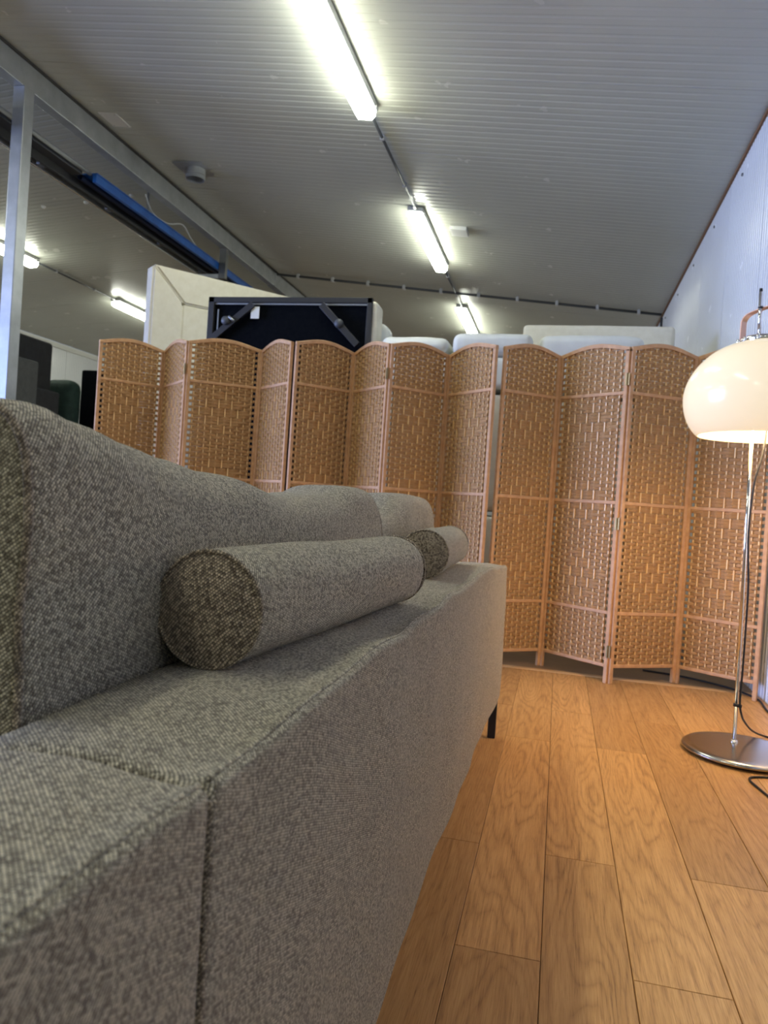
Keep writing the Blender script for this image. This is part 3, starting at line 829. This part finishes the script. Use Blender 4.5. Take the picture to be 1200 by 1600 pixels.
# 1 upended sofa showing its black underside
us = thing('upended_sofa', 'sofa stood on end with its black underside and folded legs showing', 'sofa', (-1.85, 4.75, 0))
obj('underside_cover', bmbox((-.54, .004, .06), (.54, .02, 2.10)), 'black_cloth', us)
fr = bmesh.new()
for a, b in (((-.572, -.022, .0), (-.53, .012, 2.142)), ((.545, -.022, .0), (.578, .012, 2.142)), ((-.572, -.022, 2.105), (.578, .012, 2.142)), ((-.572, -.022, .0), (.578, .012, .04))): box(fr, a, b, .003)
obj('metal_frame', fr, mat('dark_frame', (.018,.018,.018), .5, 0), us)
obj('frame_edge', bmbox((-.53, -.010, 2.093), (.545, -.004, 2.104)), 'galv', us)
obj('frame_edge', bmbox((-.505, -.012, 1.74), (-.497, -.006, 2.06)), 'galv', us)
soft((-.572, .022, .0), (.60, .22, 2.135), .03, 'cream', us, 'side_panel', 2, .003)
soft((-.50, .23, .12), (.625, .46, 2.05), .07, 'white_leather', us, 'seat_cushion', 6, .006)
def strut(p, q, bolt):
    p, q = Vector(p), Vector(q); d = q-p; L = d.length; ang = math.atan2(d.z, d.x)
    mx = Matrix.Translation(p) @ Matrix.Rotation(-ang, 4, 'Y')
    st = obj('folded_leg', bmbox((0, -.045, -.022), (L, -.020, .022), .003, mx=mx), mat('dark_leg', (.03,.03,.032), .45, .2), us)
    bmm = lathe([(0, .012), (.026, .012), (.030, .0), (.030, -.01)], 20)
    for v in bmm.verts: v.co = Vector((v.co.x, -v.co.z, v.co.y))+Vector(bolt)
    obj('hub', bmm, 'dark_plastic', st, True)
    return st
s1 = strut((-.555, 0, 1.83), (-.24, 0, 2.09), (-.425, -.05, 1.975))
s2 = strut((.50, 0, 1.83), (.24, 0, 2.09), (.37, -.05, 1.965))
obj('label_tag', bmbox((-.255, -.03, 1.995), (-.195, -.026, 2.075), .002), 'white_plastic', us)
obj('bolt', tubebm([(-.40, -.06, 2.00), (-.36, -.06, 1.97)], .008, 8), 'galv', us, True)
for sgn, zz in ((1, .45),):
    strut((-.555, 0, .31), (-.24, 0, .05), (-.42, -.05, .19)); strut((.50, 0, .31), (.24, 0, .05), (.37, -.05, .19))

# 2 cream shell sofa on end, turned
ang = math.radians(49.5)
cs = thing('upended_sofa', 'tall cream sofa stood on end, left of the black underside', 'sofa', (-2.935, 4.86, 0), ang)
H = 2.415; TB = .24; Lx = 1.35
# outer shell: front faces local -Y; local X runs away to the right
fr = bmesh.new()
def prismY(bm, pts, y0, y1):
    a = [bm.verts.new((x, y0, z)) for x, z in pts]; b = [bm.verts.new((x, y1, z)) for x, z in pts]
    bm.faces.new(a); bm.faces.new(b)
    for i in range(len(pts)): bm.faces.new((a[i], a[(i+1) % len(pts)], b[(i+1) % len(pts)], b[i]))
p1_ = bmesh.new(); prismY(p1_, [(0, 0), (TB, 0), (TB, H-TB), (0.0, H)], 0, .13)
bmesh.ops.bevel(p1_, geom=list(p1_.edges), offset=.016, segments=3, affect='EDGES'); obj('arm', p1_, 'cream', cs)
p2_ = bmesh.new(); prismY(p2_, [(.004, H), (TB+.004, H-TB), (Lx, H-TB), (Lx, H)], 0, .13)
bmesh.ops.bevel(p2_, geom=list(p2_.edges), offset=.016, segments=3, affect='EDGES'); obj('back_shell', p2_, 'cream', cs)
soft((TB-.002, .006, .02), (Lx, .12, H-TB-.002), .018, 'cream', cs, 'inner_panel', 4, .001)

# 3 stack of white leather sofas
def white_sofa(name, x0, x1, y0, y1, z0, z1, m, lab, cat='sofa', group=None, cush=None, back=None):
    t = thing(name, lab, cat, ((x0+x1)/2, y0, z0), 0, group)
    ox, oy, oz = (x0+x1)/2, y0, z0
    def L(p): return (p[0]-ox, p[1]-oy, p[2]-oz)
    soft(L((x0, y0, z0+.03)), L((x1, y1, z1)), .03, m, t, 'base', x0, .004)
    for fx in (x0+.08, x1-.08):
        for fy in (y0+.08, y1-.08):
            obj('foot', lathe([(0, 0), (.02, 0), (.024, .032), (0, .032)], 12), 'black', t, loc=L((fx, fy, z0)))
    for i, (a, b, bev, mm) in enumerate(cush or []): soft(L(a), L(b), bev, mm, t, 'seat_cushion', i*3.+x1, .007)
    if back: soft(L(back[0]), L(back[1]), .03, back[2], t, 'backrest', 9, .002)
    return t
g = 'sofas stacked behind the screens'
white_sofa('stacked_sofa', -1.16, -.22, 4.72, 5.6, 0, .78, 'cream', 'lowest sofa of the stack seen through the gap between screens', group=g)
white_sofa('stacked_sofa', -1.16, -.22, 4.74, 5.6, .79, 1.545, 'cream', 'sofa resting below the white leather one, seen through the gap', group=g)
white_sofa('stacked_sofa', -1.18, -.22, 4.72, 5.6, 1.55, 1.775, 'white_leather', 'white leather sofa on top of the stack, two loose cushions showing', group=g,
           cush=[((-1.20, 4.72, 1.785), (-.755, 5.4, 1.895), .05, 'white_leather'), ((-.735, 4.72, 1.785), (-.235, 5.4, 1.925), .045, 'white_leather')])
white_sofa('stacked_sofa', -.19, .64, 4.72, 5.5, 0, .78, 'cream', 'lower sofa of the right stack, hidden behind the right screen', group=g)
white_sofa('stacked_sofa', -.19, .64, 4.74, 5.5, .79, 1.53, 'cream', 'middle sofa of the right stack, hidden behind the right screen', group=g)
white_sofa('stacked_sofa', -.19, .63, 4.72, 5.85, 1.54, 1.74, 'cream', 'cream sofa on the right stack with a flat back and one white cushion', group=g,
           cush=[((-.20, 4.76, 1.75), (.42, 5.05, 1.93), .05, 'white_leather')], back=((-.355, 5.62, 1.742), (.70, 5.80, 2.20), 'cream'))

# 4 dark upended sofas in the left bay
def slab(name, a, b, bev, m, lab, seatd=None):
    t = thing(name, lab, 'sofa', ((a[0]+b[0])/2, a[1], 0), 0, 'upended sofas in the left bay')
    o = t.location
    soft((a[0]-o.x, a[1]-o.y, a[2]), (b[0]-o.x, b[1]-o.y, b[2]), bev, m, t, 'backrest', a[0], .003)
    if seatd: soft((a[0]-o.x+.05-seatd, a[1]-o.y+.03, a[2]+.02), (a[0]-o.x+.02, b[1]-o.y-.03, b[2]-.12), bev, m, t, 'seat', b[0], .003)
    return t
slab('upended_sofa', (-5.85, 5.9, 0), (-5.50, 7.22, 2.31), .04, 'charcoal', 'tallest near black sofa stood on end right of the post', .5)
slab('upended_sofa', (-5.40, 5.2, 0), (-5.00, 6.36, 1.955), .02, 'grey_uph', 'mid grey boxy sofa on end, just right of the post')
slab('upended_sofa', (-5.45, 6.42, 0), (-5.12, 6.86, 1.73), .02, 'charcoal', 'low dark grey sofa end between the grey and green ones')
slab('upended_sofa', (-5.75, 7.36, 0), (-5.36, 7.60, 1.95), .10, 'green_uph', 'dark green round edged sofa on end')
slab('upended_sofa', (-5.50, 7.72, 0), (-4.60, 8.45, 2.12), .02, 'black_cloth', 'black boxy sofa on end beside the left screen edge')
